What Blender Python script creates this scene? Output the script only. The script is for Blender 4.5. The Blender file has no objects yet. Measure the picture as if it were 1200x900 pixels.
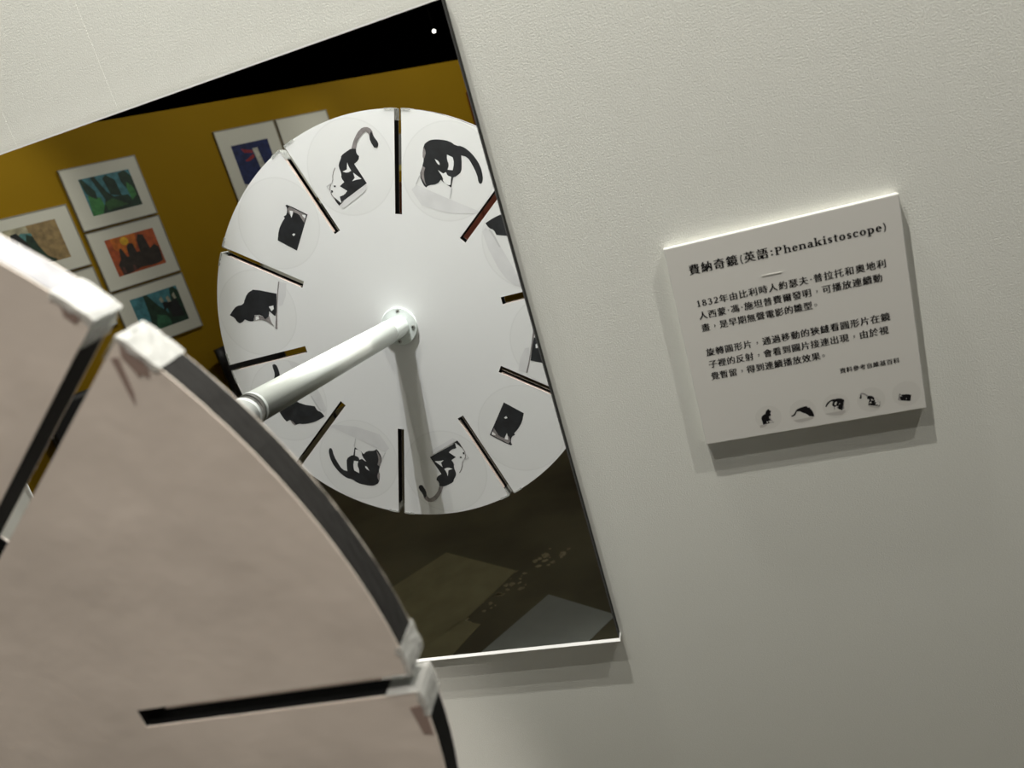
import bpy, bmesh, math, random
from mathutils import Matrix, Vector
PI = math.pi
S = bpy.context.scene
COL = S.collection
random.seed(4)

# ---------------------------------------------------------------- camera
cam = bpy.data.cameras.new('camera')
cam.lens = 919.28 / 1200 * 36
cam.sensor_width = 36
cam.clip_start = 0.02
cam.clip_end = 60
cam.dof.use_dof = True
cam.dof.focus_distance = 1.0
cam.dof.aperture_fstop = 9.0
co = bpy.data.objects.new('camera', cam)
COL.objects.link(co)
RX = Vector((0.94256191, 0.19870963, -0.26849865))
RY = Vector((-0.19081905, -0.33943020, -0.92107287))
RZ = Vector((-0.27416260, 0.91940286, -0.28201640))
M = Matrix.Identity(4)
for i in range(3):
    M[i][0] = RX[i]; M[i][1] = -RY[i]; M[i][2] = -RZ[i]
M[0][3], M[1][3], M[2][3] = 0.03851, -0.66327, 1.54239
co.matrix_world = M
S.camera = co

# ---------------------------------------------------------------- exposure, world
S.view_settings.view_transform = 'Standard'
S.view_settings.look = 'None'
S.view_settings.exposure = 0.0
S.view_settings.gamma = 1.0
S.view_settings.use_curve_mapping = False
S.cycles.caustics_reflective = False
S.cycles.caustics_refractive = False
S.cycles.max_bounces = 8
w = bpy.data.worlds.new('hall_ambience')
S.world = w
w.use_nodes = True
bgn = w.node_tree.nodes['Background']
bgn.inputs[0].default_value = (1.0, 0.93, 0.84, 1)
bgn.inputs[1].default_value = 0.15


def aim(o, loc, tgt):
    o.location = loc
    o.rotation_euler = (Vector(tgt) - Vector(loc)).to_track_quat('-Z', 'Y').to_euler()


def spot(loc, tgt, power, angle, blend=.5, size=.015, col=(1, .96, .88)):
    l = bpy.data.lights.new('spot_light', 'SPOT')
    l.energy = power; l.spot_size = math.radians(angle); l.spot_blend = blend
    l.shadow_soft_size = size; l.color = col
    o = bpy.data.objects.new('spot_light', l); COL.objects.link(o); aim(o, loc, tgt)
    return o


# track lamps above the exhibit (read from their shadows, save the added disc spots)
LAMPS = [((-0.12, -0.36, 3.02), (-0.05, 0, 1.20), 96, 70, .010),
         ((0.92, -0.43, 3.02), (0.2, 0, 1.15), 56, 66, .010),
         ((-0.40, -0.67, 3.02), (-0.1, 0, 1.05), 34, 66, .010),
         ((-0.31, -0.09, 3.02), (-0.10, -0.10, 1.34), 46, 60, .012),
         ((0.50, -1.25, 3.02), (-0.30, -0.42, 1.28), 142, 16, .02),  # added narrow spot, placed to brighten only the disc's back
         ((-0.22, -0.13, 3.02), (-0.41, -0.37, 1.36), 134, 21, .006)]  # added spot standing in for light the mirror throws onto the disc
LCOL = [(1, .975, .90), (1, .975, .90), (1, .975, .90), (1, .975, .90), (1, .93, .86), (.97, .985, 1)]
for (loc, tgt, pw, an, sz), lc in zip(LAMPS, LCOL):
    spot(loc, tgt, pw, an, blend=.5 if an < 23 else .5, size=sz, col=lc)
# unseen gallery lamps added to light the mustard wall opposite
FILL_SPOTS = [((-3.2, -1.0, 3.02), (-5.0, -1.4, 1.5), 78, 80, .03),
           ((-2.4, -2.4, 3.02), (-4.4, -2.6, 1.5), 52, 80, .03),
           ((-1.2, -3.6, 3.02), (-3.4, -4.2, 1.5), 62, 80, .03),
           ((-0.3, -5.2, 3.02), (-2.1, -6.3, 1.5), 80, 80, .03),
           ((-0.9, -2.1, 3.02), (-1.0, -1.9, 0.0), 26, 75, .03)]  # unseen downlight added to brighten the dark floor
for loc, tgt, pw, an, sz in FILL_SPOTS:
    spot(loc, tgt, pw, an, size=sz)


# ---------------------------------------------------------------- helpers
def mat(name, col, rough=.6, metal=0., bump=0., bscale=200., var=0., vscale=6., spec=.5, **k):
    m = bpy.data.materials.new(name); m.use_nodes = True
    nt = m.node_tree; b = nt.nodes['Principled BSDF']
    b.inputs['Base Color'].default_value = (*col, 1)
    b.inputs['Roughness'].default_value = rough
    b.inputs['Metallic'].default_value = metal
    b.inputs['Specular IOR Level'].default_value = spec
    tc = nt.nodes.new('ShaderNodeTexCoord')
    if bump:
        n = nt.nodes.new('ShaderNodeTexNoise'); n.inputs['Scale'].default_value = bscale
        n.inputs['Detail'].default_value = k.get('detail', 3.)
        nt.links.new(tc.outputs['Object'], n.inputs['Vector'])
        bp = nt.nodes.new('ShaderNodeBump'); bp.inputs['Strength'].default_value = bump
        bp.inputs['Distance'].default_value = k.get('dist', .0005)
        nt.links.new(n.outputs['Fac'], bp.inputs['Height'])
        nt.links.new(bp.outputs['Normal'], b.inputs['Normal'])
    if var:
        n2 = nt.nodes.new('ShaderNodeTexNoise'); n2.inputs['Scale'].default_value = vscale
        n2.inputs['Detail'].default_value = 5.
        nt.links.new(tc.outputs['Object'], n2.inputs['Vector'])
        r = nt.nodes.new('ShaderNodeValToRGB')
        r.color_ramp.elements[0].position = .3; r.color_ramp.elements[1].position = .7
        r.color_ramp.elements[0].color = (*[c * (1 - var) for c in col], 1)
        r.color_ramp.elements[1].color = (*[min(1, c * (1 + var)) for c in col], 1)
        nt.links.new(n2.outputs['Fac'], r.inputs['Fac'])
        nt.links.new(r.outputs['Color'], b.inputs['Base Color'])
    return m


def new_obj(name, verts, faces, m, parent=None, smooth=False, mi=None):
    me = bpy.data.meshes.new(name)
    me.from_pydata(verts, [], faces)
    for x in (m if isinstance(m, (list, tuple)) else [m]):
        me.materials.append(x)
    if mi:
        for p, i in zip(me.polygons, mi):
            p.material_index = i
    bm = bmesh.new(); bm.from_mesh(me)
    bmesh.ops.recalc_face_normals(bm, faces=bm.faces); bm.to_mesh(me); bm.free()
    if smooth:
        for p in me.polygons:
            p.use_smooth = True
    o = bpy.data.objects.new(name, me); COL.objects.link(o)
    if parent:
        o.parent = parent
    return o


def from_bm(name, bm, m, parent=None, smooth=False):
    me = bpy.data.meshes.new(name); bm.to_mesh(me); bm.free()
    for x in (m if isinstance(m, (list, tuple)) else [m]):
        me.materials.append(x)
    if smooth:
        for p in me.polygons:
            p.use_smooth = True
    o = bpy.data.objects.new(name, me); COL.objects.link(o)
    if parent:
        o.parent = parent
    return o


def add_box(bm, x0, x1, y0, y1, z0, z1, bev=0.):
    r = bmesh.ops.create_cube(bm, size=1)
    for v in r['verts']:
        v.co = Vector(((x0 + x1) / 2 + v.co.x * (x1 - x0), (y0 + y1) / 2 + v.co.y * (y1 - y0),
                       (z0 + z1) / 2 + v.co.z * (z1 - z0)))
    if bev:
        es = list({e for v in r['verts'] for e in v.link_edges})
        bmesh.ops.bevel(bm, geom=es, offset=bev, segments=2, affect='EDGES', profile=.6)


def box(name, d, m, parent=None, bev=0.):
    bm = bmesh.new(); add_box(bm, *d, bev=bev)
    return from_bm(name, bm, m, parent)


def add_cyl(bm, p0, p1, r0, r1=None, n=48, caps=True):
    r1 = r0 if r1 is None else r1
    p0, p1 = Vector(p0), Vector(p1); d = (p1 - p0)
    q = d.to_track_quat('Z', 'Y')
    r = bmesh.ops.create_cone(bm, cap_ends=caps, segments=n, radius1=r0, radius2=r1, depth=d.length)
    for v in r['verts']:
        v.co = (p0 + p1) / 2 + q @ v.co


def cyl(name, p0, p1, r0, m, parent=None, r1=None, n=48):
    bm = bmesh.new(); add_cyl(bm, p0, p1, r0, r1, n)
    o = from_bm(name, bm, m, parent)
    for p in o.data.polygons:
        p.use_smooth = len(p.vertices) == 4
    return o


def lathe(name, prof, m, parent=None, n=64, axis='Y'):
    """prof: list of (radius, height); revolved about local axis."""
    vs, fs = [], []
    for r, h in prof:
        for i in range(n):
            a = 2 * PI * i / n
            vs.append((r * math.cos(a), h, r * math.sin(a)) if axis == 'Y' else (r * math.cos(a), r * math.sin(a), h))
    for j in range(len(prof) - 1):
        for i in range(n):
            fs.append((j * n + i, j * n + (i + 1) % n, (j + 1) * n + (i + 1) % n, (j + 1) * n + i))
    fs.append(tuple(range(n))); fs.append(tuple((len(prof) - 1) * n + i for i in range(n)))
    o = new_obj(name, vs, fs, m, parent)
    for p in o.data.polygons:
        p.use_smooth = len(p.vertices) == 4
    md = o.modifiers.new('edge', 'EDGE_SPLIT'); md.split_angle = math.radians(40)
    return o


def empty(name, loc=(0, 0, 0)):
    o = bpy.data.objects.new(name, None); COL.objects.link(o); o.location = loc
    o.empty_display_size = .05
    return o


def tag(o, label, cat, group=None):
    o['label'] = label; o['category'] = cat
    if group:
        o['group'] = group
    return o


def struct(o):
    o['kind'] = 'structure'
    return o


def flat_poly(name, layers, m, parent, put):
    """printed shapes: each polygon triangulated; put(a, b, k) gives its 3D point, k is the layer number."""
    vs, fs, mi = [], [], []
    for k, (ix, pts) in enumerate(layers):
        b = len(vs)
        for a, c in pts:
            vs.append(put(a, c, k))
        fs.append(tuple(range(b, b + len(pts)))); mi.append(ix)
    me = bpy.data.meshes.new(name); me.from_pydata(vs, [], fs)
    for x in m:
        me.materials.append(x)
    for p, i in zip(me.polygons, mi):
        p.material_index = i
    bm = bmesh.new(); bm.from_mesh(me)
    bmesh.ops.triangulate(bm, faces=bm.faces, ngon_method='EAR_CLIP'); bm.to_mesh(me); bm.free()
    o = bpy.data.objects.new(name, me); COL.objects.link(o)
    if parent:
        o.parent = parent
    return o


def smooth_poly(pts, it=1):
    """rounds gentle bends, keeps sharp corners"""
    o = []
    n = len(pts)
    for i, p in enumerate(pts):
        a, c = Vector(pts[i - 1]), Vector(pts[(i + 1) % n]); p = Vector(p)
        u, v = p - a, c - p
        if u.length < 1e-9 or v.length < 1e-9 or u.angle(v) > math.radians(52):
            o.append(tuple(p)); continue
        q = p + (p - (a + c) / 2) * .10          # keep the outline from shrinking
        o.append(tuple(q - u * .28)); o.append(tuple(q + v * .28))
    return o


# ---------------------------------------------------------------- materials
m_wall = mat('white_textured_wallpaper', (.76, .765, .71), .72, bump=.8, bscale=820, detail=2., dist=.0004)
m_floor = mat('dark_screed', (.13, .12, .075), .6, bump=.3, bscale=40, var=.45, vscale=1.6)
m_yellow = mat('mustard_paint', (.33, .195, .006), .75, spec=.15, bump=.1, bscale=120, var=.05, vscale=2)
m_black = mat('black_ceiling', (.004, .004, .004), 1., spec=0.)
m_edge = mat('black_panel_edge', (.005, .005, .005), .5, spec=.15)
m_alu = mat('white_edge_trim', (.94, .94, .93), .4)
m_greyedge = mat('grey_glass_edge', (.07, .07, .07), .35)
m_placard = mat('matt_white_print_board', (.70, .685, .645), .6, bump=.06, bscale=500)
m_placard_edge = mat('white_foam_edge', (.64, .64, .61), .6)
m_ink = mat('black_ink', (.01, .009, .01), .6, spec=.1)
m_pgrey = mat('grey_ink', (.30, .28, .28), .6)
m_pipe = mat('white_enamel_pipe', (.74, .78, .75), .3)
m_flange = mat('white_powder_coat', (.80, .85, .84), .3)
m_screw = mat('steel_screw', (.55, .55, .53), .35, metal=1)
m_board = mat('black_foam_core', (.004, .004, .004), .6, bump=.3, bscale=260, spec=.06)
m_face = mat('white_paper_face', (.86, .86, .87), .6, spec=.2)
m_rear = mat('greyish_beige_card', (.64, .575, .505), .62, bump=.35, bscale=22, var=.08, vscale=16, dist=.003)
m_tape = mat('crinkled_clear_tape', (.62, .63, .60), .25, bump=.7, bscale=130, dist=.001)
m_tape.node_tree.nodes['Principled BSDF'].inputs['Alpha'].default_value = .42
m_rimlit = mat('rim_tape_painted_lit', (.27, .27, .28), .3, bump=.8, bscale=70, dist=.001, var=.3, vscale=40)
m_dtape = mat('glossy_dark_tape', (.016, .0155, .015), .42, spec=.2, bump=.7, bscale=90, dist=.001)
m_stain = mat('tape_stained_card', (.27, .20, .17), .5)
m_slotlight = mat('pinkish_painted_slot_light', (.80, .64, .56), .5)
m_paperedge = mat('pale_paper_edge', (.66, .60, .52), .6)
m_mat = mat('cream_mount_board', (.73, .73, .64), .7)
m_mould = mat('thin_grey_frame', (.34, .33, .28), .5)
m_cat = mat('black_cat_print', (.014, .015, .018), .5, var=.5, vscale=60)
m_cgrey = mat('grey_cat_print', (.26, .235, .235), .5, var=.3, vscale=120)
m_cwhite = mat('white_cat_print', (.88, .88, .89), .5)
m_clight = mat('pale_grey_print', (.60, .60, .61), .5)
m_cshade = mat('faint_shadow_print', (.74, .735, .75), .5, var=.05, vscale=40)
m_circle = mat('faint_vignette_print', (.835, .835, .84), .6, spec=.2)
m_ring = mat('faint_ring_print', (.80, .80, .805), .6, spec=.2)


def mirror_mat():
    m = bpy.data.materials.new('mirror_silvering'); m.use_nodes = True
    nt = m.node_tree; nt.nodes.remove(nt.nodes['Principled BSDF'])
    g = nt.nodes.new('ShaderNodeBsdfGlossy'); g.inputs['Roughness'].default_value = 0.
    g.inputs['Color'].default_value = (.90, .91, .89, 1)
    nt.links.new(g.outputs[0], nt.nodes['Material Output'].inputs[0])
    return m


m_mirror = mirror_mat()

# ---------------------------------------------------------------- the room
YN = Vector((0.86183, 0.507197, 0)); YU = Vector((0.507197, -0.86183, 0)); YC = -4.9127


def YW(u, z, off=0.):
    return YN * (YC + off) + YU * u + Vector((0, 0, z))


MX0, MX1, MZ0, MZ1, MT = -0.7272, -0.1235, 1.0593, 1.6624, 0.00915
struct(box('wall_front', (-6.4, 3.2, 0, .12, 0, 3.2), m_wall))
# wallpaper seams beside the mirror: shallow raised lines
for x, a, b in ((-.443, 1.40, 3.0), (-.5615, 1.66, 3.0)):
    struct(box('trim_1' if a < 1.5 else 'trim_2', (x - .0004, x + .0004, -.00008, .001, a if a > 1.6 else 1.665, b), m_wall))
struct(box('floor', (-14, 3.2, -20, .12, -.06, 0), m_floor))
struct(box('ceiling', (-14, 3.2, -20, .12, 3.2, 3.3), m_black))
struct(box('wall_far', (-14, 3.2, -20.1, -20, 0, 3.2), m_black))
vs = []
for z in (0, 2.36):
    for u, o in ((-2.6, 0), (9.5, 0), (9.5, -.15), (-2.6, -.15)):
        vs.append(YW(u, z, o))
struct(new_obj('wall_back', vs, [(0, 1, 2, 3), (4, 5, 6, 7), (0, 1, 5, 4), (1, 2, 6, 5), (2, 3, 7, 6), (3, 0, 4, 7)], m_yellow))


# ---------------------------------------------------------------- the mirror
mir = empty('mirror', ((MX0 + MX1) / 2, 0, (MZ0 + MZ1) / 2))
tag(mir, 'large square frameless mirror screwed flat to the white wall, black edges, reflecting a cat disc', 'mirror')


def mbox(name, d, m, par=mir, bev=0.):
    ox, oz = (MX0 + MX1) / 2, (MZ0 + MZ1) / 2
    return box(name, (d[0] - ox, d[1] - ox, d[2], d[3], d[4] - oz, d[5] - oz), m, par, bev)


mbox('backing_board', (MX0 + .0004, MX1 + .0001, -MT + .0012, -.0001, MZ0 + .0004, MZ1 - .0004), m_edge)
mbox('mirror_glass', (MX0 + .0008, MX1 - .0006, -MT, -MT + .0012, MZ0 + .0008, MZ1 - .0008), m_mirror)
def bevel_strip(name, z_hi, z_lo, x1):
    ox, oz = (MX0 + MX1) / 2, (MZ0 + MZ1) / 2
    vs = []
    for x in (MX0 - ox, x1 - ox):
        for y, z in ((-MT, z_hi), (-MT - .0016, z_lo + .0004), (-MT - .0016, z_lo), (-.0002, z_lo), (-.0002, z_hi - .0001)):
            vs.append((x, y, z - oz))
    fs = [(0, 1, 2, 3, 4), (5, 6, 7, 8, 9)] + [(i, (i + 1) % 5, 5 + (i + 1) % 5, 5 + i) for i in range(5)]
    return new_obj(name, vs, fs, m_alu, mir)


bevel_strip('bottom_edge_strip', MZ0 + .0008, MZ0 - .0022, MX1 + .0008)['label'] = 'bright white strip along the bottom edge'
mbox('top_edge_strip', (MX0, MX1 - .002, -MT - .0002, -MT + .0012, MZ1 - .0008, MZ1 + .0004), m_alu)
mbox('left_edge_strip', (MX0 - .001, MX0 + .0008, -MT - .0003, -.0002, MZ0, MZ1), m_alu)
mbox('right_edge_strip', (MX1 - .0006, MX1, -MT - .0001, -MT + .0012, MZ0, MZ1), m_greyedge)

# ---------------------------------------------------------------- the slotted disc
DC = Vector((-0.41375, -0.404143, 1.341309))
EX = Vector((0.999544964, 0.030163964, 0)); NN = Vector((-0.030091793, 0.997153455, 0.069133717)); EZ = EX.cross(NN)
DR, DT, RI, PH, SW = 0.3003, 0.0164, 0.1604, 1.27446, 0.0102
disc = empty('slotted_disc')
Md = Matrix.Identity(4)
for i in range(3):
    Md[i][0] = EX[i]; Md[i][1] = NN[i]; Md[i][2] = EZ[i]; Md[i][3] = DC[i]
disc.matrix_world = Md
tag(disc, 'large round board with ten radial slots, beige back, white front printed with black cats', 'disc')


def slot_outline(R, ri, sw, seg=14):
    pts = []
    for k in range(10):
        a0 = PH + k * PI / 5; a1 = a0 + PI / 5
        e = math.asin(sw / 2 / R)
        for i in range(seg + 1):
            t = a0 + e + (a1 - a0 - 2 * e) * i / seg
            pts.append((R * math.cos(t), R * math.sin(t)))
        d = (math.cos(a1), math.sin(a1)); n = (-d[1], d[0])
        pts.append((d[0] * ri - n[0] * sw / 2, d[1] * ri - n[1] * sw / 2))
        pts.append((d[0] * ri + n[0] * sw / 2, d[1] * ri + n[1] * sw / 2))
    return pts


def disc_slab(name, y0, y1, R, ri, sw, mats, side_mat, cap0, cap1, holes=False):
    """slab between local y0 (rear) and y1 (front): every sector and the middle are quads, so shading stays clean"""
    pts = slot_outline(R, ri, sw)
    n = len(pts)
    vs = [(a, y0, b) for a, b in pts] + [(a, y1, b) for a, b in pts]
    fs, mi = [], []
    for i in range(n):
        j = (i + 1) % n
        fs.append((i, j, n + j, n + i)); mi.append(side_mat)
    me = bpy.data.meshes.new(name)
    fs.append(tuple(range(n))); mi.append(cap0)
    fs.append(tuple(range(n, 2 * n))); mi.append(cap1)
    me.from_pydata(vs, [], fs)
    for x in mats:
        me.materials.append(x)
    for p, i in zip(me.polygons, mi):
        p.material_index = i
    bm = bmesh.new(); bm.from_mesh(me)
    bmesh.ops.recalc_face_normals(bm, faces=bm.faces)
    bmesh.ops.triangulate(bm, faces=[f for f in bm.faces if len(f.verts) > 4], ngon_method='EAR_CLIP')
    bm.to_mesh(me); bm.free()
    o = bpy.data.objects.new(name, me); COL.objects.link(o); o.parent = disc
    return o


disc_slab('foam_core', -DT + .0006, -.0006, DR - .0003, RI, SW, [m_board], 0, 0, 0)['label'] = 'black foam core seen at the rim and in the slots'
disc_slab('back_card', -DT, -DT + .0006, DR, RI, SW, [m_paperedge, m_rear], 0, 1, 1)['label'] = 'greyish beige back card'
disc_slab('front_paper', -.0006, 0, DR, RI, SW, [m_paperedge, m_face], 0, 1, 1)['label'] = 'white printed front paper'

# clear tape wrapped over the rim where each slot opens
for k in range(10):
    a = PH + k * PI / 5
    for s in (-1, 1):
        rnd = random.Random(k * 7 + s)
        vs = []
        e = math.asin(SW / 2 / DR)
        d = Vector((math.cos(a), 0, math.sin(a))); nrm = Vector((-d.z, 0, d.x)) * s
        L = (.015, .017)[s > 0] + rnd.uniform(-.003, .004)       # along the rim
        W = .013 + rnd.uniform(-.002, .003)      # along the slot
        bm = bmesh.new()
        NS, NY = 7, 5
        grid = []
        # strip path: from the slot wall out round the corner and along the rim
        path = []
        for i in range(5):
            r = DR - W + W * i / 4
            path.append((d * r + nrm * (SW / 2 - .0004), -nrm))
        for i in range(1, NS):
            t = a + s * (e + (L / DR) * i / (NS - 1))
            path.append((Vector((math.cos(t), 0, math.sin(t))) * (DR + .0004), Vector((math.cos(t), 0, math.sin(t)))))
        for (p, nv) in path:
            row = []
            for j in range(NY + 1):
                y = .0005 - (DT + .001) * j / NY
                q = p + nv * rnd.uniform(0, .0004)
                row.append(bm.verts.new((q.x, y + rnd.uniform(-.0002, .0002), q.z)))
            grid.append(row)
        for i in range(len(grid) - 1):
            for j in range(NY):
                bm.faces.new((grid[i][j], grid[i + 1][j], grid[i + 1][j + 1], grid[i][j + 1]))
        # narrow folds on to both faces
        for jj, yy in ((0, .0005), (NY, -DT - .0005)):
            prev = None
            for i in range(4, len(grid)):
                c0 = grid[i][jj].co
                inward = Vector((c0.x, 0, c0.z)).normalized() * -(.0022 + rnd.uniform(-.0006, .0012))
                v = bm.verts.new((c0.x + inward.x + nrm.x * (.0008 if i == 4 else 0), yy, c0.z + inward.z))
                if prev:
                    bm.faces.new((grid[i - 1][jj], grid[i][jj], v, prev))
                prev = v
        bmesh.ops.recalc_face_normals(bm, faces=bm.faces)
        o = from_bm('corner_tape', bm, m_tape, disc)
        md = o.modifiers.new('thickness', 'SOLIDIFY'); md.thickness = .0002; md.offset = 1
# bands of tape along the rim itself
def rim_band(name, d0, d1, m, lift, y0=-.0155, y1=-.0009):
    vs, fs = [], []
    n = max(4, int((d1 - d0) / 1.2)); k = 6
    r_ = random.Random(int(d0))
    for i in range(n + 1):
        t = math.radians(d0 + (d1 - d0) * i / n)
        for j in range(k + 1):
            rr = DR + lift + r_.uniform(-.0001, .00025)
            vs.append((rr * math.cos(t), y0 + (y1 - y0) * j / k, rr * math.sin(t)))
    for i in range(n):
        for j in range(k):
            q = i * (k + 1) + j; fs.append((q, q + 1, q + k + 2, q + k + 1))
    o = new_obj(name, vs, fs, m, disc)
    md = o.modifiers.new('thickness', 'SOLIDIFY'); md.thickness = .0002
    return o


e0 = math.degrees(math.asin(SW / 2 / DR))
p9 = math.degrees(PH) - 36
rim_band('rim_tape', p9 + e0 + .2, p9 + 36 - e0 - .2, m_rimlit, .0003)['label'] = 'rim tape painted pale where lamp light catches it'  # pale tape colour stands in for lamp light on the upper rim
rim_band('rim_tape', p9 - 36 + e0 + .2, p9 - e0 - .2, m_dtape, .0003)['label'] = 'glossy dark tape along the rim'
# pale strips painting mirror-thrown light on the front edge of the slots
for k in range(10):
    a = PH + k * PI / 5
    d = Vector((math.cos(a), 0, math.sin(a))); nrm = Vector((-d.z, 0, d.x))
    for s in ((-1, 1)[nrm.z < 0],):
        vs = []
        for r in (RI + .004, DR - .014):
            for h in (0, .0003):
                for y in (-.0062, -.0007):
                    p = d * r + nrm * s * (SW / 2 - h); vs.append((p.x, y, p.z))
        new_obj('painted_slot_light', vs, [(0, 1, 3, 2), (4, 5, 7, 6), (0, 1, 5, 4), (2, 3, 7, 6), (0, 2, 6, 4), (1, 3, 7, 5)], m_slotlight, disc)
# stains left by tape on the back card
def rear_patch(name, pts, m, off=.00025):
    n = len(pts)
    vs = [(a, -DT - off, b) for a, b in pts] + [(a, -DT - .00002, b) for a, b in pts]
    fs = [tuple(range(n)), tuple(range(n, 2 * n))] + [(i, (i + 1) % n, n + (i + 1) % n, n + i) for i in range(n)]
    return new_obj(name, vs, fs, m, disc)


rear_patch('tape_mark', [(.2360, .1697), (.2392, .1694), (.2384, .1551), (.2366, .1500), (.2362, .1557)], m_stain)
rear_patch('tape_mark', [(.2428, .1755), (.2500, .1650), (.2476, .1590), (.2455, .1612), (.2436, .1600), (.2425, .1645), (.2405, .1690)], m_stain)
rear_patch('tape_mark', [(.2995, -.0065), (.2985, -.0236), (.2941, -.0229), (.2927, -.0075)], m_stain)
rear_patch('tape_mark', [(.2270, .1935), (.2325, .1868), (.2290, .1850), (.2262, .1890)], m_stain)

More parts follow.
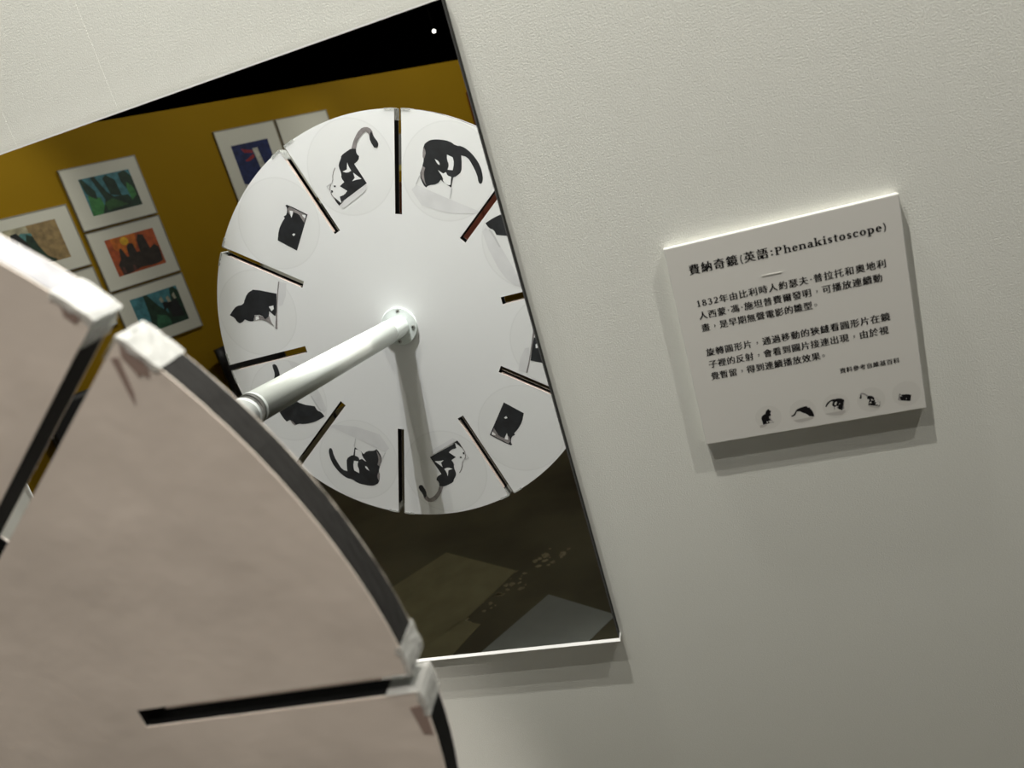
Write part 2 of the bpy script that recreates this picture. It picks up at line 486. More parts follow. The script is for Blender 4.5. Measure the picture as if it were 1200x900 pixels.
# printed pictures on the front paper: five drawings, each printed twice round the disc
CATS = {'a':[('black',[(-0.0106,0.0234),(-0.0169,0.0209),(-0.0157,0.0152),(-0.0183,0.0105),(-0.0152,0.0056),(-0.0076,0.0027),(-0.0173,-0.027),(0.0292,-0.0414),(0.0288,-0.0333),(0.0208,-0.0325),(0.0149,-0.0289),(0.0238,-0.0198),(0.0154,-0.0162),(0.0176,-0.0097),(0.0157,-0.0043),(0.0163,0.0054),(0.0143,0.0099),(0.0094,0.0151),(0.0072,0.0188),(-0.0013,0.0215)]),('black',[(0.0384,-0.0306),(0.0347,-0.0354),(0.0302,-0.0418),(0.0243,-0.0407),(0.0339,-0.045),(0.0372,-0.0377)]),('black',[(0.0329,-0.0165),(0.0296,-0.017),(0.0301,-0.0192),(0.0325,-0.0191)]),('black',[(0.039,-0.0215),(0.0366,-0.0219),(0.0362,-0.0245),(0.0392,-0.0252)]),('grey',[(0.0214,0.0054),(0.0275,-0.001),(0.0319,-0.0116),(0.0378,-0.0159),(0.04,-0.0242),(0.0365,-0.0356),(0.0376,-0.0359),(0.0413,-0.0245),(0.0388,-0.015),(0.033,-0.0113),(0.0285,-0.0004),(0.0224,0.0061)]),('light',[(0.0327,-0.0114),(0.044,-0.0142),(0.0435,-0.0155),(0.0325,-0.0132)]),('light',[(0.0438,-0.0145),(0.04,-0.0242),(0.039,-0.0239),(0.0428,-0.0145)]),('white',[(0.0017,0.0078),(0.0016,0.002),(-0.0002,-0.0047),(0.0065,-0.0057),(0.0127,-0.0022),(0.0056,-0.0013)]),('white',[(-0.0021,-0.0078),(-0.0117,-0.0193),(-0.0029,-0.0183),(0.0031,-0.0184),(-0.0023,-0.0152)]),('grey',[(-0.0106,0.0234),(-0.0194,0.0349),(-0.0308,0.0437),(-0.0409,0.0445),(-0.0478,0.0387),(-0.0478,0.0295),(-0.0408,0.0258),(-0.0419,0.0334),(-0.0388,0.0385),(-0.0315,0.0364),(-0.0225,0.0297),(-0.0169,0.0209)]),('black',[(-0.0467,0.0369),(-0.0478,0.0295),(-0.0515,0.0199),(-0.0504,0.0159),(-0.0473,0.014),(-0.0437,0.0153),(-0.0409,0.0251),(-0.0425,0.0325)]),('shade',[(0.034,-0.0453),(-0.0169,-0.0281),(-0.0126,-0.0357),(-0.0046,-0.0394),(0.028,-0.0499)])],'b':[('shade',[(0.0372,-0.0321),(-0.0131,-0.0334),(-0.0597,-0.0336),(-0.0545,-0.039),(-0.0199,-0.0516),(0.0207,-0.0562),(0.0417,-0.0409)]),('black',[(0.0336,0.0322),(0.0222,0.0363),(0.0102,0.0383),(-0.0004,0.0363),(-0.0082,0.0382),(-0.0186,0.0364),(-0.0303,0.031),(-0.0407,0.0231),(-0.0481,0.0127),(-0.0507,0.0045),(-0.049,0.0012),(-0.0457,0.0019),(-0.04,0.011),(-0.0295,0.0209),(-0.0203,0.0273),(-0.0114,0.0267),(-0.0156,0.0164),(-0.0181,0.0069),(-0.0142,-0.0005),(-0.0098,-0.0042),(-0.0116,-0.0181),(-0.0053,-0.0165),(0.0016,-0.0151),(0.0058,-0.0133),(0.0091,-0.0205),(0.0201,-0.0267),(0.0224,-0.0307),(0.0284,-0.0278),(0.0361,-0.0185),(0.0364,-0.0053),(0.0372,0.0037),(0.0406,0.0077),(0.0429,0.0213),(0.0393,0.0278)]),('white',[(0.0079,0.0209),(-0.0009,0.0202),(-0.0048,0.0138),(-0.0062,0.0044),(0.001,0.0024),(0.0011,0.009),(0.0059,0.0151)]),('white',[(0.0226,0.0097),(0.0158,0.0082),(0.0134,0.0045),(0.0173,0.005)]),('white',[(0.0135,-0.0028),(0.0052,-0.0044),(0.0019,-0.0012),(-0.0014,-0.0046),(-0.007,-0.0045),(-0.0094,-0.015),(-0.0053,-0.0165),(0.0018,-0.0145),(0.0042,-0.0094)]),('grey',[(0.0406,0.0077),(0.0421,0.019),(0.0377,0.014),(0.0368,0.0091),(0.0372,0.0037)]),('grey',[(0.0364,-0.0053),(0.0318,-0.0063),(0.0314,-0.0141),(0.027,-0.0232),(0.0225,-0.0282),(0.0279,-0.0249),(0.0348,-0.018)]),('light',[(0.0366,-0.0181),(0.0386,-0.0316),(0.0374,-0.0317),(0.0354,-0.0189)]),('light',[(-0.0116,-0.0181),(-0.0137,-0.0328),(-0.0148,-0.0328),(-0.0135,-0.0188)])],'c':[('black',[(-0.0292,0.0056),(-0.0329,0.0023),(-0.0409,-0.0289),(-0.0285,-0.0324),(0.0138,-0.0442),(0.0211,-0.0118),(0.0082,-0.0055),(-0.0035,-0.0032),(-0.0134,-0.0033),(-0.0144,-0.0007),(-0.0202,-0.0027),(-0.0277,0.0015)]),('grey',[(-0.028,0.0004),(-0.0321,-0.0001),(-0.0388,-0.0272),(-0.0323,-0.0295),(-0.0276,-0.0313),(-0.0302,-0.024),(-0.0323,-0.0176),(-0.0297,-0.0098),(-0.0232,-0.0109),(-0.023,-0.0047)]),('white',[(-0.0276,-0.0036),(-0.0302,-0.0082),(-0.0263,-0.0101),(-0.0207,-0.0115),(-0.0239,-0.0072)]),('white',[(-0.0352,-0.022),(-0.0384,-0.0274),(-0.0338,-0.0292),(-0.0339,-0.0241)]),('white',[(-0.0012,-0.0253),(-0.0045,-0.0267),(-0.0046,-0.0294),(-0.0006,-0.0286)])],'d':[('shade',[(-0.0512,-0.0407),(-0.0495,-0.0519),(-0.0304,-0.0498),(-0.0151,-0.0432),(-0.0138,-0.0375),(-0.0302,-0.0361)]),('grey',[(-0.0511,-0.0384),(-0.0512,-0.0405),(-0.0303,-0.0368),(0.0014,-0.0336),(0.0228,-0.0328),(0.0218,-0.029),(-0.0019,-0.0317),(-0.0301,-0.0351)]),('black',[(-0.0361,0.0017),(-0.0325,-0.0348),(-0.0011,-0.0319),(0.0018,-0.0288),(-0.0045,-0.0206),(0.0108,-0.0177),(0.0089,-0.0129),(0.0028,-0.0066),(0.0038,0.0051),(0.0129,0.0067),(0.0144,0.0137),(0.012,0.0223),(0.0164,0.0266),(0.0188,0.0317),(0.0163,0.0364),(0.0113,0.0399),(0.0075,0.048),(-0.0021,0.0408),(-0.0074,0.0355),(-0.0115,0.0234),(-0.0197,0.0199),(-0.0284,0.0153),(-0.0332,0.0092)]),('white',[(-0.0115,-0.0201),(-0.0139,-0.0279),(-0.0087,-0.0285),(-0.0048,-0.0245)]),('grey',[(0.0047,0.0052),(0.0037,-0.0065),(0.0089,-0.0129),(0.0026,-0.0201),(0.0112,-0.0224),(0.0188,-0.0277),(0.0111,-0.0138),(0.0101,-0.0042),(0.0128,0.0058)]),('white',[(0.0055,0.0033),(0.0046,-0.0016),(0.0094,-0.0023),(0.0117,0.0037)]),('white',[(-0.0002,-0.0222),(-0.0001,-0.0253),(0.0066,-0.0249),(0.0077,-0.0227)])],'e':[('shade',[(-0.0522,-0.041),(-0.0416,-0.0511),(-0.0276,-0.0564),(-0.011,-0.0578),(0.0204,-0.0548),(0.0441,-0.0489),(0.0464,-0.0415),(0.0282,-0.0375),(-0.006,-0.039),(-0.0371,-0.0399)]),('black',[(-0.0594,-0.0139),(-0.059,-0.0173),(-0.0546,-0.0194),(-0.0458,-0.0169),(-0.0396,-0.0137),(-0.0351,-0.0077),(-0.0314,-0.0002),(-0.0278,0.0047),(-0.0143,0.0034),(0.0001,-0.0077),(0.016,-0.0174),(0.0296,-0.0345),(0.0373,-0.0339),(0.0428,-0.0379),(0.0512,-0.0386),(0.0506,-0.0233),(0.0484,-0.012),(0.0435,0.0011),(0.0393,0.0072),(0.0381,0.0138),(0.0263,0.0175),(0.0256,0.0246),(0.0157,0.0262),(-0.0033,0.024),(-0.0192,0.0205),(-0.029,0.0152),(-0.0348,0.0085),(-0.0412,-0.0026),(-0.0475,-0.0084),(-0.0567,-0.0116)]),('grey',[(0.0263,0.0175),(0.032,0.0145),(0.0381,0.0138),(0.0376,0.0162),(0.0316,0.0181)]),('light',[(0.0129,-0.0386),(0.034,-0.0366),(0.0413,-0.0382),(0.0411,-0.0401),(0.0325,-0.0396),(0.0139,-0.0406)])]}
SEQ = ['a', 'c', 'd', 'e', 'b', 'a', 'c', 'd', 'e', 'b']
INK = {'black': 0, 'grey': 1, 'white': 2, 'light': 3, 'shade': 4}
INKM = [m_cat, m_cgrey, m_cwhite, m_clight, m_cshade]
RC = .232
NAMES = {'a': 'cat_leaning_into_box_print', 'b': 'cat_climbing_into_box_print', 'c': 'box_with_cat_inside_print',
         'd': 'sitting_cat_print', 'e': 'crouching_cat_print'}


def disc_put(ang, lift=0.):
    er = (math.cos(ang), math.sin(ang)); et = (-er[1], er[0])

    def put(t, s, k):
        x = er[0] * (RC + s) + et[0] * t; z = er[1] * (RC + s) + et[1] * t
        return (x, .00004 + lift + k * .00002, z)
    return put


for k in range(10):
    ang = PH + PI / 10 + k * PI / 5
    key = SEQ[k]
    # faint round vignette behind the drawing
    ring = [(.0665 * math.cos(2 * PI * i / 48), .0665 * math.sin(2 * PI * i / 48)) for i in range(48)]
    ring2 = [(.0645 * math.cos(2 * PI * i / 48), .0645 * math.sin(2 * PI * i / 48)) for i in range(48)]
    flat_poly('vignette_print', [(0, ring), (1, ring2)], [m_ring, m_circle], disc, disc_put(ang, -.00002))
    flat_poly(NAMES[key], [(INK[m], smooth_poly(p) if m != 'shade' else p) for m, p in CATS[key]], INKM, disc, disc_put(ang, .0001))

# flange and its screws (they hold the disc on the pipe)
fl = lathe('flange', [(.0275, .0001), (.0280, .0008), (.0280, .0032), (.0272, .0040), (.0200, .0044)], m_flange, disc)
for i in range(4):
    a = PI / 2 + .12 + i * PI / 2 - .35
    x, z = .0222 * math.cos(a), .0222 * math.sin(a)
    sc = lathe('screw', [(.0031, 0), (.0031, .0005), (.0022, .0011)], m_screw, fl, n=20)
    sc.location = (x, .0040, z)
    cr = bmesh.new()
    add_box(cr, x - .0016, x + .0016, .0050, .0053, z - .0003, z + .0003)
    add_box(cr, x - .0003, x + .0003, .0050, .0053, z - .0016, z + .0016)
    from_bm('screw_slot', cr, m_ink, fl)

# ---------------------------------------------------------------- the pipe between mirror and disc
pipe = empty('support_pipe')
pipe.matrix_world = Md
tag(pipe, 'white enamel pipe running from the mirror to the middle of the disc', 'pipe')
PL = .3958
ns = 10
cyl('tube', (0, .047, 0), (0, PL - .006, 0), .0166, m_pipe, pipe, n=64)
lathe('socket', [(.0158, .0046), (.0158, .0470), (.0150, .0472)], m_flange, pipe)
lathe('tube_end_lip', [(.0166, .0462), (.0171, .0466), (.0171, .0480), (.0166, .0484)], m_flange, pipe)
lathe('end_collar', [(.0166, PL - .0090), (.0169, PL - .0086), (.0169, PL - .0056), (.0167, PL - .0050)], m_flange, pipe)
lathe('wall_ferrule', [(.0163, PL - .0050), (.0163, PL - .0004)], m_screw, pipe)

# ---------------------------------------------------------------- the text board
PW, PHH, PTT = .18, .17875, .0071
pl = empty('text_board', (0, 0, 1.25))
tag(pl, 'square white board on the wall printed with black text and five small cats', 'sign')
bm = bmesh.new()
# face gently bowed at the lower right corner, as in the photograph
o = box('foam_board', (0, PW, -PTT, 0, 0, PHH), m_placard_edge, pl, bev=.0006)
o = box('printed_face', (.0006, PW - .0006, -PTT - .0003, -PTT, .0006, PHH - .0006), m_placard, pl)


def add_poly(vs, fs, pts, y):
    b = len(vs)
    vs += [(p[0], y, p[1]) for p in pts]; fs.append(tuple(range(b, b + len(pts))))


# serif letters drawn as outlines (unit em; x-height .47, capitals .70)
def R_(x0, x1, y0, y1):
    return [(x0, y0), (x1, y0), (x1, y1), (x0, y1)]


def arc(cx, cy, rx, ry, a0, a1, wt=.13, wn=.045, n=14):
    """crescent strokes, thick at the sides and thin at top and bottom; list of quads"""
    out = []
    for i in range(n):
        t0 = math.radians(a0 + (a1 - a0) * i / n); t1 = math.radians(a0 + (a1 - a0) * (i + 1) / n)
        q = []
        for t, inner in ((t0, 0), (t1, 0), (t1, 1), (t0, 1)):
            ax, ay = (rx - wt, ry - wn) if inner else (rx, ry)
            q.append((cx + ax * math.cos(t), cy + ay * math.sin(t)))
        out.append(q)
    return out


def dg(x0, y0, x1, y1, w):
    return [(x0, y0), (x0 + w, y0), (x1 + w, y1), (x1, y1)]


TH = .045
G = {
    'P': (.68, [R_(.10, .25, 0, .70), R_(.03, .33, 0, TH), R_(.03, .36, .655, .70), R_(.25, .36, .33, .375)] + arc(.34, .515, .28, .185, -90, 90, .15, TH)),
    'h': (.64, [R_(.08, .21, 0, .74), R_(.02, .08, .70, .74), R_(.02, .27, 0, TH), R_(.44, .57, 0, .34), R_(.38, .63, 0, TH)] + arc(.35, .31, .22, .17, 0, 130, .13, .06)),
    'e': (.52, arc(.26, .235, .23, .245, 25, 320, .13, TH) + [R_(.12, .46, .245, .285)] + arc(.26, .235, .23, .245, 0, 30, .10, .04)),
    'n': (.64, [R_(.08, .21, 0, .47), R_(.02, .08, .43, .47), R_(.02, .27, 0, TH), R_(.44, .57, 0, .31), R_(.38, .63, 0, TH)] + arc(.35, .30, .22, .17, 0, 130, .13, .06)),
    'a': (.55, arc(.27, .33, .18, .15, 0, 160, .12, TH) + [R_(.32, .45, .04, .34), R_(.40, .54, 0, .05)] + arc(.23, .135, .19, .145, 60, 330, .12, TH)),
    'k': (.64, [R_(.08, .21, 0, .74), R_(.02, .08, .70, .74), R_(.02, .27, 0, TH), R_(.38, .60, .43, .47), dg(.20, .20, .47, .45, .06), dg(.46, .0, .26, .26, .15), R_(.38, .64, 0, TH)]),
    'i': (.34, [R_(.10, .23, 0, .47), R_(.03, .10, .43, .47), R_(.03, .30, 0, TH)] + arc(.165, .64, .075, .075, 0, 360, .074, .074)),
    's': (.47, arc(.23, .345, .16, .135, 20, 250, .11, TH) + arc(.23, .135, .17, .145, -160, 70, .11, TH) + [dg(.27, .14, .09, .30, .12)]),
    't': (.40, [R_(.12, .25, .06, .62), R_(.02, .36, .43, .475)] + arc(.25, .10, .13, .11, 180, 300, .12, TH)),
    'o': (.56, arc(.28, .235, .25, .245, 0, 360, .14, TH)),
    'c': (.50, arc(.27, .235, .24, .245, 45, 315, .14, TH) + [R_(.34, .45, .33, .42)]),
    'p': (.62, [R_(.09, .22, -.22, .47), R_(.02, .10, .43, .47), R_(.02, .29, -.22, -.18)] + arc(.33, .235, .24, .245, -130, 130, .14, TH)),
    '1': (.55, [R_(.22, .34, 0, .70), R_(.12, .44, 0, TH), dg(.12, .58, .22, .66, .05)]),
    '8': (.57, arc(.28, .525, .19, .175, 0, 360, .10, TH) + arc(.28, .185, .23, .195, 0, 360, .12, TH)),
    '3': (.57, arc(.25, .525, .20, .175, -90, 150, .11, TH) + arc(.25, .185, .24, .195, -150, 90, .12, TH)),
    '2': (.57, arc(.27, .50, .21, .20, -20, 160, .11, TH) + [dg(.06, .04, .37, .42, .11), R_(.06, .50, 0, .09)]),
    '(': (.36, arc(.42, .28, .30, .50, 125, 235, .07, .03)),
    ')': (.36, arc(-.06, .28, .30, .50, -55, 55, .07, .03)),
    ':': (.34, arc(.17, .42, .07, .07, 0, 360, .069, .069) + arc(.17, .08, .07, .07, 0, 360, .069, .069)),
    '\u00b7': (.40, arc(.20, .34, .065, .065, 0, 360, .064, .064)),
}
CH = {}


def han(ch):
    """outline of one character from Blender's own fallback font, as (verts, faces) in em units"""
    if ch not in CH:
        cu = bpy.data.curves.new('t', 'FONT'); cu.body = ch; cu.size = 1; cu.resolution_u = 2
        ob = bpy.data.objects.new('t', cu); COL.objects.link(ob)
        dg_ = bpy.context.evaluated_depsgraph_get()
        me = bpy.data.meshes.new_from_object(ob.evaluated_get(dg_))
        CH[ch] = ([(v.co.x, v.co.y) for v in me.vertices], [tuple(p.vertices) for p in me.polygons])
        bpy.data.objects.remove(ob); bpy.data.curves.remove(cu); bpy.data.meshes.remove(me)
    return CH[ch]


def text_line(s, x0, x1, base, em, bold, name='printed_line', lat=None, wide=.62):
    lat = lat or em
    ws = []
    for c in s:
        ws.append(G[c][0] * lat * 1.06 if c in G else em * 1.0)
    k = (x1 - x0) / (sum(ws) - (0 if s[-1] in G else em * .04))
    vs, fs = [], []
    x = x0
    for c, w_ in zip(s, ws):
        if c in G:
            for jj, (ox, oy) in enumerate(((-.018, -.012), (.018, -.012), (-.018, .012), (.018, .012))):
                for q in G[c][1]:
                    add_poly(vs, fs, [(x + (a + ox) * lat, base + (b + oy) * lat) for a, b in q], -PTT - .0004 - jj * .000004)
        else:
            V, F = han(c)
            dx, dy = (0, 0)
            if c == '\uff0c':
                dx, dy = .28, .26
            if c == '\u3002':
                dx, dy = .10, .22
            # songti weight: uprights doubled sideways, level strokes left thin
            for ox in ((-bold, 0, bold) if c not in '\uff0c\u3002' else (0,)):
                b = len(vs)
                vs += [(x + (a + dx + ox) * em * .97, -PTT - .0004 - (ox + bold) * .0002, base + (e + dy - .02) * em) for a, e in V]
                fs += [tuple(b + i for i in f) for f in F]
        x += w_ * k
    return new_obj(name, vs, fs, m_ink, pl)


text_line('\u8cbb\u7d0d\u5947\u93e1(\u82f1\u8a9e:', .0163, .0845, .1535, .0093, .038, 'printed_title', lat=.0092)
text_line('Phenakistoscope)', .0849, .1690, .1532, .0088, 0, 'printed_title', lat=.0088)
EM = .0074
text_line('1832\u5e74\u7531\u6bd4\u5229\u6642\u4eba\u7d04\u745f\u592b\u00b7\u666e\u62c9\u6258\u548c\u5967\u5730\u5229', .0166, .1650, .1250, EM, .030)
text_line('\u4eba\u897f\u8499\u00b7\u99ae\u00b7\u65bd\u5766\u666e\u8cbb\u723e\u767c\u660e\uff0c\u53ef\u64ad\u653e\u9023\u7e8c\u52d5', .0166, .1606, .1143, EM, .030)
text_line('\u756b\uff0c\u662f\u65e9\u671f\u7121\u8072\u96fb\u5f71\u7684\u96db\u578b\u3002', .0166, .1135, .1036, EM, .030)
text_line('\u65cb\u8f49\u5713\u5f62\u7247\uff0c\u901a\u904e\u79fb\u52d5\u7684\u72f9\u7e2b\u770b\u5713\u5f62\u7247\u5728\u93e1', .0163, .1622, .0815, EM, .030)
text_line('\u5b50\u88e1\u7684\u53cd\u5c04\uff0c\u6703\u770b\u5230\u5716\u7247\u63a5\u9023\u51fa\u73fe\uff0c\u7531\u65bc\u8996', .0163, .1595, .0706, EM, .030)
text_line('\u89ba\u66ab\u7559\uff0c\u5f97\u5230\u9023\u7e8c\u64ad\u653e\u6548\u679c\u3002', .0160, .1130, .0596, EM, .030)
text_line('\u8cc7\u6599\u53c3\u8003\u81ea\u7dad\u57fa\u767e\u79d1', .1184, .1645, .0440, .0050, .028, 'printed_credit')
PRM = [m_ink, m_pgrey, m_placard, mat('pale_print_tone', (.56, .545, .51), .6), mat('soft_print_shadow', (.50, .48, .45), .6)]
PCIRC = mat('round_print_tone', (.655, .64, .60), .6)
for cx, key in zip((.0560, .0843, .1112, .1388, .1660), 'debac'):
    scl = .165

    def put(t, s, k, cx=cx):
        return (cx + t * scl, -PTT - .00034 - k * .00001, .0158 + s * scl)
    ring = [(.066 * math.cos(2 * PI * i / 40), .066 * math.sin(2 * PI * i / 40)) for i in range(40)]
    flat_poly('round_print', [(0, ring)], [PCIRC], pl, lambda t, s, k, put=put: (put(t, s, k)[0], -PTT - .00032, put(t, s, k)[2]))
    flat_poly('small_' + NAMES[key], [(INK[m], smooth_poly(p) if m != 'shade' else p) for m, p in CATS[key]], PRM, pl, put)
# small scuffs on the face
sc = bmesh.new()
add_box(sc, 0, .015, -PTT - .0006, -PTT - .0002, -.00035, .00035)
s1 = from_bm('surface_scuff', sc, m_placard, pl); s1.location = (.072, 0, .139); s1.rotation_euler = (0, .02, 0)

# ---------------------------------------------------------------- pictures on the mustard wall
FW, FH = .480, .378


def wall_thing(name, u, z, depth_off=0.):
    """empty on the mustard wall; local x runs along the wall (u), local y into the room, z up"""
    e = empty(name)
    mm = Matrix.Identity(4); c = YW(u, z, depth_off)
    for i in range(3):
        mm[i][0] = YU[i]; mm[i][1] = YN[i]; mm[i][2] = (0, 0, 1)[i]; mm[i][3] = c[i]
    e.matrix_world = mm
    return e


def col_m(cache, c):
    k = tuple(c)
    if k not in cache:
        cache[k] = mat('paint_%d' % len(cache), c, .6, var=.35, vscale=30)
    return cache[k]


PC = {}


def picture(label, u, ztop, w_, h_, win, base, shapes, group, tilt=0.):
    """win = (a0, a1, b0, b1): the printed area as fractions of the frame"""
    t = wall_thing('framed_picture', u + w_ / 2, ztop - h_ / 2)
    tag(t, label, 'picture', group)
    bm = bmesh.new(); f = .006; dp = .022
    for d in ((-w_ / 2, w_ / 2, .001, dp, h_ / 2 - f, h_ / 2), (-w_ / 2, w_ / 2, .001, dp, -h_ / 2, -h_ / 2 + f),
              (-w_ / 2, -w_ / 2 + f, .001, dp, -h_ / 2 + f, h_ / 2 - f), (w_ / 2 - f, w_ / 2, .001, dp, -h_ / 2 + f, h_ / 2 - f)):
        add_box(bm, *d)
    from_bm('frame', bm, m_mould, t)
    box('mount', (-w_ / 2 + f, w_ / 2 - f, .002, dp - .004, -h_ / 2 + f, h_ / 2 - f), m_mat, t)
    if base:
        a0, a1, b0, b1 = win
        X = lambda a: -w_ / 2 + w_ * (a0 + (a1 - a0) * a)
        Z = lambda b: -h_ / 2 + h_ * (b0 + (b1 - b0) * b)
        mats = [col_m(PC, base)]; layers = [(0, [(0, 0), (1, 0), (1, 1), (0, 1)])]
        for c, pts in shapes:
            m = col_m(PC, c)
            if m not in mats:
                mats.append(m)
            layers.append((mats.index(m), pts))
        flat_poly('art_print', layers, mats, t, lambda a, b, k: (X(a), dp - .0035 + k * .0002, Z(b)))
    return t


def rough_band(x0, x1, y, n, amp, seed, low=0.):
    r = random.Random(seed); p = [(x0, low)]
    p.append((x1, low))
    for i in range(n, -1, -1):
        p.append((x0 + (x1 - x0) * i / n, min(1, y + r.uniform(-amp, amp))))
    return p


DG = (.012, .040, .022); BG = (.05, .22, .06); TE = (.06, .22, .26); BK = (.012, .014, .014); CR = (.45, .42, .28)
GL = 'framed pictures at the left end of the mustard wall'
GR = 'framed pictures in the middle of the mustard wall'
picture('framed forest painting with blue streaks, topmost of its column on the mustard wall', 1.264, 2.126, FW, FH, (.19, .85, .20, .80), TE,
        [(BG, [(0, 0), (.30, 0), (.27, .42), (.16, .50), (.05, .55)]), (DG, [(0, .98), (.06, 1), (.22, .62), (.20, .40), (.10, .50), (.04, .60)]),
         (DG, [(.22, .98), (.30, 1), (.42, .55), (.52, .38), (.80, .35), (.85, .2), (.95, 0), (.2, 0), (.34, .35)]),
         (DG, [(.44, .90), (.52, .98), (.66, .80), (.68, .35), (.48, .45)]),
         (DG, [(.76, .95), (.90, 1), (1, .80), (1, 0), (.86, 0), (.82, .5), (.76, .7)]), (BG, [(.86, .68), (.94, .55), (.97, .30), (.84, .18), (.82, .5)]),
         ((.03, .10, .03), [(.30, .28), (.48, .34), (.62, .22), (.74, .10), (.32, .06)])], GL)
picture('framed orange sunset painting with a yellow sun over dark rock towers on the mustard wall', 1.264, 1.736, FW, FH, (.19, .85, .20, .82), (.42, .085, .022),
        [((.60, .16, .02), [(.10, 1), (.62, 1), (.55, .62), (.30, .55), (.12, .70)]), ((.75, .42, .02), [(.36 + .085 * math.cos(i * PI / 6), .86 + .11 * math.sin(i * PI / 6)) for i in range(12)]),
         ((.03, .022, .016), [(.10, 0), (.08, .30), (.16, .42), (.20, .68), (.25, .70), (.30, .45), (.34, .44), (.36, .70), (.42, .78), (.50, .74), (.52, .50), (.58, .50), (.60, .80), (.66, .94), (.76, .90), (.80, .50), (.90, .58), (.98, .48), (.96, .10), (.86, .06), (.70, .05), (.5, .08), (.3, .02)]),
         ((.10, .04, .03), [(.12, .05), (.13, .22), (.17, .20), (.18, .04)]), ((.10, .04, .03), [(.33, .05), (.34, .20), (.38, .18), (.40, .04)])], GL)
picture('framed green painting of three white-topped dark trunks, lowest of its column on the mustard wall', 1.264, 1.346, FW, FH, (.19, .85, .20, .82), TE,
        [(BK, [(0, 0), (0, .28), (.2, .30), (.3, .12), (.3, 0)]), (DG, [(.28, 1), (.36, .98), (.50, .62), (.62, .42), (.72, 0), (.18, 0), (.26, .40)]),
         ((.03, .12, .06), [(.40, .40), (.58, .30), (.70, 0), (.30, 0)]), (DG, [(.66, .55), (.78, .62), (.84, .98), (.92, 1), (1, .85), (1, 0), (.62, 0)]),
         (BK, [(.58, .42), (.60, .66), (.67, .66), (.70, .20), (.95, .12), (.90, .62), (.86, .72), (.80, .60), (.75, .66), (.70, .60)]),
         ((.40, .40, .30), [(.56, .78), (.62, .84), (.64, .68), (.58, .66)]), ((.40, .40, .30), [(.70, .76), (.76, .80), (.78, .62), (.72, .62)]), ((.40, .40, .30), [(.84, .78), (.90, .84), (.91, .66), (.86, .66)])], GL)
picture('framed picture with dark green figure on the left and tan blank paper on the right', .762, 1.932, FW - .01, FH, (.17, .80, .20, .82), (.30, .21, .09),
        [(CR, [(0, .0), (.46, 0), (.44, 1), (0, 1)]), ((.08, .24, .24), [(0, .35), (.46, .30), (.48, .80), (.30, .85), (0, .62)]),
         (DG, [(.42, 0), (.30, .50), (.38, .80), (.48, .72), (.52, .45), (.60, .18), (.74, .04), (.70, 0)]),
         (BK, [(.12, .0), (.06, .55), (.10, .86), (.22, .88), (.34, .62), (.40, .30), (.42, 0)]), ((.35, .35, .28), [(.16, .58), (.20, .66), (.25, .42), (.22, .36)])], GL)
picture('framed picture mostly hidden by the disc tip, small teal patch, second in the left column', .762, 1.542, FW - .01, FH, (.2, .84, .2, .66), (.05, .22, .22),
        [(DG, [(0, 0), (1, 0), (1, .5), (.6, .7), (.3, .4)])], GL)
picture('tall framed navy picture with a white candle and red flames, beside the disc', 2.318, 2.168, .488, .605, (.19, .80, .30, .81), (.015, .025, .10),
        [((.55, .55, .48), [(.52, .86), (.66, .86), (.74, 0), (.60, 0)]), ((.30, .03, .04), [(.22, .90), (.50, .82), (.50, .76), (.28, .80)]), ((.30, .03, .04), [(.22, .62), (.50, .74), (.50, .66), (.34, .60)]),
         ((.62, .62, .54), [(0, 0), (.44, 0), (0, .14)])], GR)
picture('tall framed pale picture right of the navy one, mostly behind the disc', 2.822, 2.168, .462, .605, (.25, .75, .12, .45), (.10, .11, .09),
        [(DG, [(0, 0), (1, 0), (.8, .7), (.3, .9)])], GR)
picture('framed picture with red and grey shapes seen through the left slot of the disc', 2.318, 1.545, .488, .605, (.28, .80, .30, .80), (.22, .20, .17),
        [((.40, .06, .04), [(.3, .1), (.8, .2), (.7, .8), (.4, .7)])], GR)
picture('framed dark olive picture seen through the upper left slot of the disc', 2.822, 1.545, .462, .605, (.12, .9, .15, .95), (.05, .05, .035),
        [((.2, .2, .15), [(.1, .5), (.5, .45), (.5, .6), (.1, .66)])], GR)

# grey poster with a yellow foot and a red-brown cabinet under it (seen through the upper slots)
po = wall_thing('poster', 3.93, 1.73)
tag(po, 'grey poster with a yellow bottom band above the red-brown cabinet', 'poster')
box('poster_sheet', (-.20, .20, .001, .006, -.10, .14), mat('grey_poster_print', (.30, .31, .30), .6), po)
box('yellow_band', (-.20, .20, .001, .0065, -.145, -.10), mat('yellow_poster_print', (.62, .55, .16), .6), po)
m_cab = mat('red_brown_veneer', (.24, .060, .032), .45, var=.2, vscale=8)
cb = wall_thing('cabinet', 4.25, 0)
tag(cb, 'red-brown wooden cabinet against the mustard wall, seen through the upper right slots', 'cabinet')
bm = bmesh.new(); add_box(bm, -.72, .72, .005, .36, .45, 1.50, .006); from_bm('cabinet_body', bm, m_cab, cb)
for i in range(2):
    x = -.70 + i * .705
    dr = box('door', (x, x + .695, .362, .380, .47, 1.48), m_cab, cb, .003)
    kb = cyl('knob', (x + (.66 if i == 0 else .04), .380, 1.0), (x + (.66 if i == 0 else .04), .40, 1.0), .012, m_screw, dr, n=20)
for sx in (-.66, .66):
    for sy in (.05, .32):
        cyl('leg', (sx, sy, 0), (sx, sy, .45), .022, m_edge, cb, n=16)

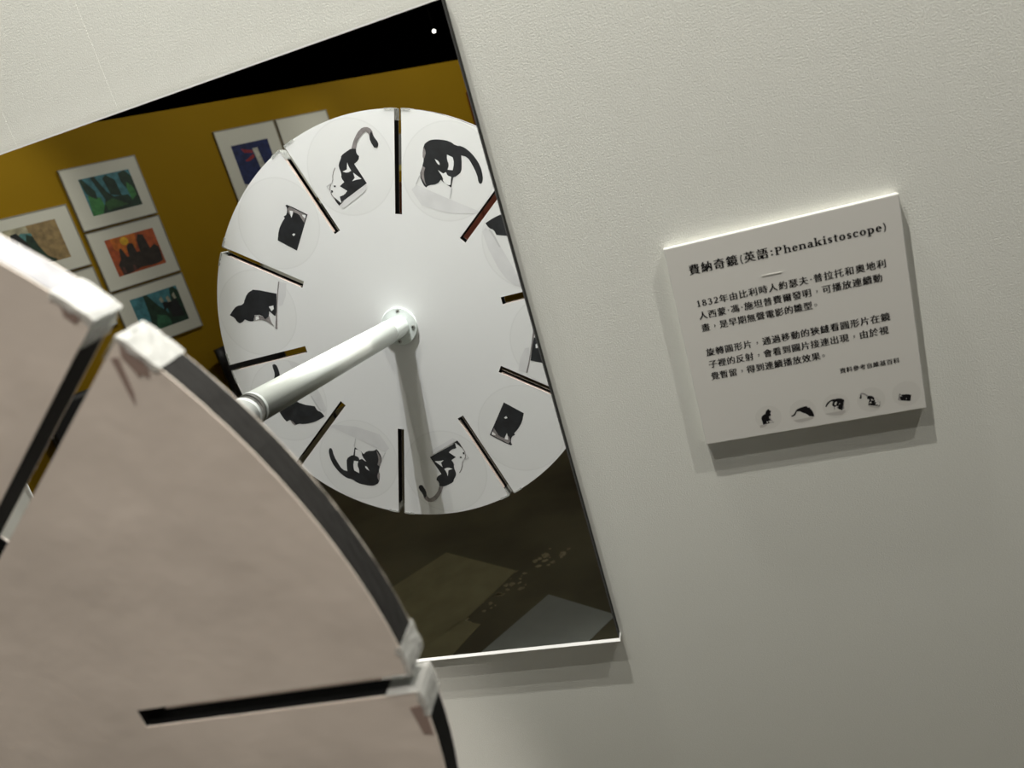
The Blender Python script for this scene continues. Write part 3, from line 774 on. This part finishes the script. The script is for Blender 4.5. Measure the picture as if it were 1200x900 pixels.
# dark small frame high on the right
dk = wall_thing('dark_framed_panel', 5.02, 1.90)
tag(dk, 'dark brown framed panel high on the mustard wall at the mirror edge', 'panel')
box('frame', (-.20, .20, .001, .03, -.18, .18), m_cab, dk, .003)
box('panel_face', (-.17, .17, .03, .034, -.15, .15), mat('dark_panel', (.03, .02, .012), .5), dk)

# black chairs standing against the mustard wall
m_chair = mat('black_chair_shell', (.012, .012, .013), .5)


def rod(name, pts, r, m, par):
    cu = bpy.data.curves.new(name, 'CURVE'); cu.dimensions = '3D'; cu.bevel_depth = r; cu.bevel_resolution = 3
    sp = cu.splines.new('POLY'); sp.points.add(len(pts) - 1)
    for p, q in zip(sp.points, pts):
        p.co = (*q, 1)
    ob = bpy.data.objects.new(name, cu); COL.objects.link(ob)
    me = bpy.data.meshes.new_from_object(ob.evaluated_get(bpy.context.evaluated_depsgraph_get()))
    bpy.data.objects.remove(ob); bpy.data.curves.remove(cu)
    me.materials.clear(); me.materials.append(m)
    o = bpy.data.objects.new(name, me); COL.objects.link(o); o.parent = par
    return o


def chair(u, label, w_=.44, top=.83, bot=.52):
    c = wall_thing('black_chair', u, 0)
    tag(c, label, 'chair', 'black chairs along the mustard wall')
    vs, fs = [], []
    nx, nz = 8, 6
    for j in range(nz + 1):
        for i in range(nx + 1):
            a = i / nx * 2 - 1; z = bot + (top - bot) * j / nz
            vs.append((a * w_ / 2, .17 - .045 * (1 - a * a) - .07 * (z - bot), z))
    for j in range(nz):
        for i in range(nx):
            k = j * (nx + 1) + i; fs.append((k, k + 1, k + nx + 2, k + nx + 1))
    b = new_obj('backrest', vs, fs, m_chair, c, smooth=True)
    md = b.modifiers.new('thickness', 'SOLIDIFY'); md.thickness = .02
    box('seat', (-w_ / 2 + .01, w_ / 2 - .01, .16, .57, .435, .465), m_chair, c, .01)
    for s in (-1, 1):
        x = s * (w_ / 2 - .02)
        rod('leg', [(x, .50, .44), (x * 1.06, .55, .01)], .011, m_chair, c)
        rod('leg', [(x, .165, top - .1), (x, .19, .45), (x * 1.06, .10, .01)], .011, m_chair, c)
    return c


chair(.80, 'black chair by the mustard wall, seen through the left slot of the disc', .42, .865, .60)
chair(1.94, 'black chair by the mustard wall, beside the left rim of the mirrored disc', .46, .80, .30)

# ---------------------------------------------------------------- floor patches (paler slabs standing in for lamp light off the mirror)
m_sh1 = mat('olive_painted_light', (.30, .28, .16), .55, var=.15, vscale=9)
m_sh2 = mat('blue_grey_painted_light', (.36, .39, .37), .5, var=.06, vscale=9)


def light_patch(label, pts, m):
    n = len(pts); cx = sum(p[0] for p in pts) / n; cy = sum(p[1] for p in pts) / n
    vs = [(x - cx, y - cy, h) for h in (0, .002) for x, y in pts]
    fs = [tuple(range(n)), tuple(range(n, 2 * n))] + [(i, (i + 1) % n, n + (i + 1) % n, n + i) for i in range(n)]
    o = new_obj('floor_light_patch', vs, fs, m); o.location = (cx, cy, 0)
    return tag(o, label, 'mat', 'paler floor patches painted for light off the mirror')


light_patch('large olive patch of painted light on the dark floor under the mirrored disc', [(-1.289, -2.150), (-.926, -1.93), (-1.059, -1.650), (-1.20, -1.48), (-1.62, -1.73)], m_sh1)
light_patch('small olive patch of painted light on the floor at the lower left of the mirror', [(-1.075, -1.64), (-.994, -1.604), (-1.074, -1.40), (-1.22, -1.36), (-1.30, -1.50), (-1.19, -1.49)], m_sh1)
light_patch('blue-grey patch of painted light on the dark floor near the mirror corner', [(-.762, -1.738), (-.500, -1.570), (-.66, -1.32), (-.98, -1.40)], m_sh2)

# worn pale scuffs and crumbs on the floor between the light patches
m_scuff = mat('pale_floor_scuff', (.42, .37, .24), .7, var=.4, vscale=60)
rs = random.Random(9)
bm = bmesh.new()
for i in range(46):
    t = rs.random()
    cx = -1.10 + .32 * t + rs.gauss(0, .035); cy = -1.60 - .42 * t + rs.gauss(0, .035)
    r_ = rs.uniform(.003, .012) * (1.8 if rs.random() > .85 else 1)
    vsx = [bm.verts.new((cx + r_ * rs.uniform(.5, 1.4) * math.cos(a * PI / 4), cy + r_ * rs.uniform(.5, 1.4) * math.sin(a * PI / 4), .0006)) for a in range(8)]
    bm.faces.new(vsx)
    r2 = bmesh.ops.extrude_face_region(bm, geom=[bm.faces[-1]] if False else [f for f in bm.faces if vsx[0] in f.verts])
    for v in r2['geom']:
        if isinstance(v, bmesh.types.BMVert):
            v.co.z = .0012
o = from_bm('floor_scuff', bm, m_scuff); o['kind'] = 'stuff'
tag(o, 'pale crumbs and scuffs on the dark floor between the light patches', 'dirt')

# ---------------------------------------------------------------- track and its lamps
tr = tag(box('lamp_track', (-1.6, 1.9, -.56, -.52, 3.155, 3.2), m_edge), 'black ceiling track above the mirror', 'track')
tr.location = (0, 0, 0)
m_glow = bpy.data.materials.new('lamp_glow'); m_glow.use_nodes = True
nt = m_glow.node_tree; nt.nodes.remove(nt.nodes['Principled BSDF'])
em = nt.nodes.new('ShaderNodeEmission'); em.inputs[1].default_value = 6; em.inputs[0].default_value = (1, .97, .9, 1)
nt.links.new(em.outputs[0], nt.nodes['Material Output'].inputs[0])


def fixture(loc, tgt, label, glow=True, group='black spotlights under the ceiling', back=.004):
    d = (Vector(tgt) - Vector(loc)).normalized()
    e = empty('track_spotlight'); e.location = loc
    e.rotation_euler = d.to_track_quat('Z', 'Y').to_euler()
    tag(e, label, 'lamp', group)
    vs, fs = [], []
    n = 24
    prof = [(.030, .015), (.034, .0), (.034, -.09), (.024, -.11)]
    o = lathe('lamp_body', [(.034, -.012), (.034, -.10), (.022, -.12)], m_edge, e, n=24, axis='Z')
    o2 = lathe('lens', [(.018, -.0118), (.018, -.0102)], m_glow if glow else m_greyedge, e, n=24, axis='Z')
    up = e.matrix_basis.inverted() @ Vector((loc[0], loc[1], 3.2))
    a = Vector((0, 0, -.07))
    rod('stem', [tuple(a), tuple(up)], .008, m_edge, e)
    return e


for (loc, tgt, pw, an, sz), lb in zip([(Vector(L[0]) + (Vector(L[0]) - Vector(L[1])).normalized() * .016, *L[1:]) for L in LAMPS], ('black spotlight above the mirror, on the wall side of the track', 'black spotlight above the text board, right end of the track',
                                              'black spotlight above the disc, on the room side of the track', 'black spotlight nearest the wall, grazing the mirror and the text board',
                                              'added black spotlight out in the room, brightening the beige back of the disc',
                                              'added narrow black spotlight near the wall, replacing mirror-thrown light on the printed front of the disc')):
    fixture(loc, tgt, lb)
for (loc, tgt, pw, an, sz), lb in zip(FILL_SPOTS, ('added gallery spotlight nearest the white wall, facing the mustard wall', 'second added gallery spotlight from the white wall, facing the mustard wall',
                                                'third added gallery spotlight from the white wall, facing the mustard wall',
                                                'added gallery spotlight farthest from the white wall, facing the mustard wall',
                                                'added ceiling spotlight brightening the floor and its painted patches from above')):
    fixture(loc, tgt, lb)
fixture((-2.45, -8.64, 2.945), (-.14, 0, 1.64), 'small bright spotlight far away over the mustard wall, top corner of the mirror')
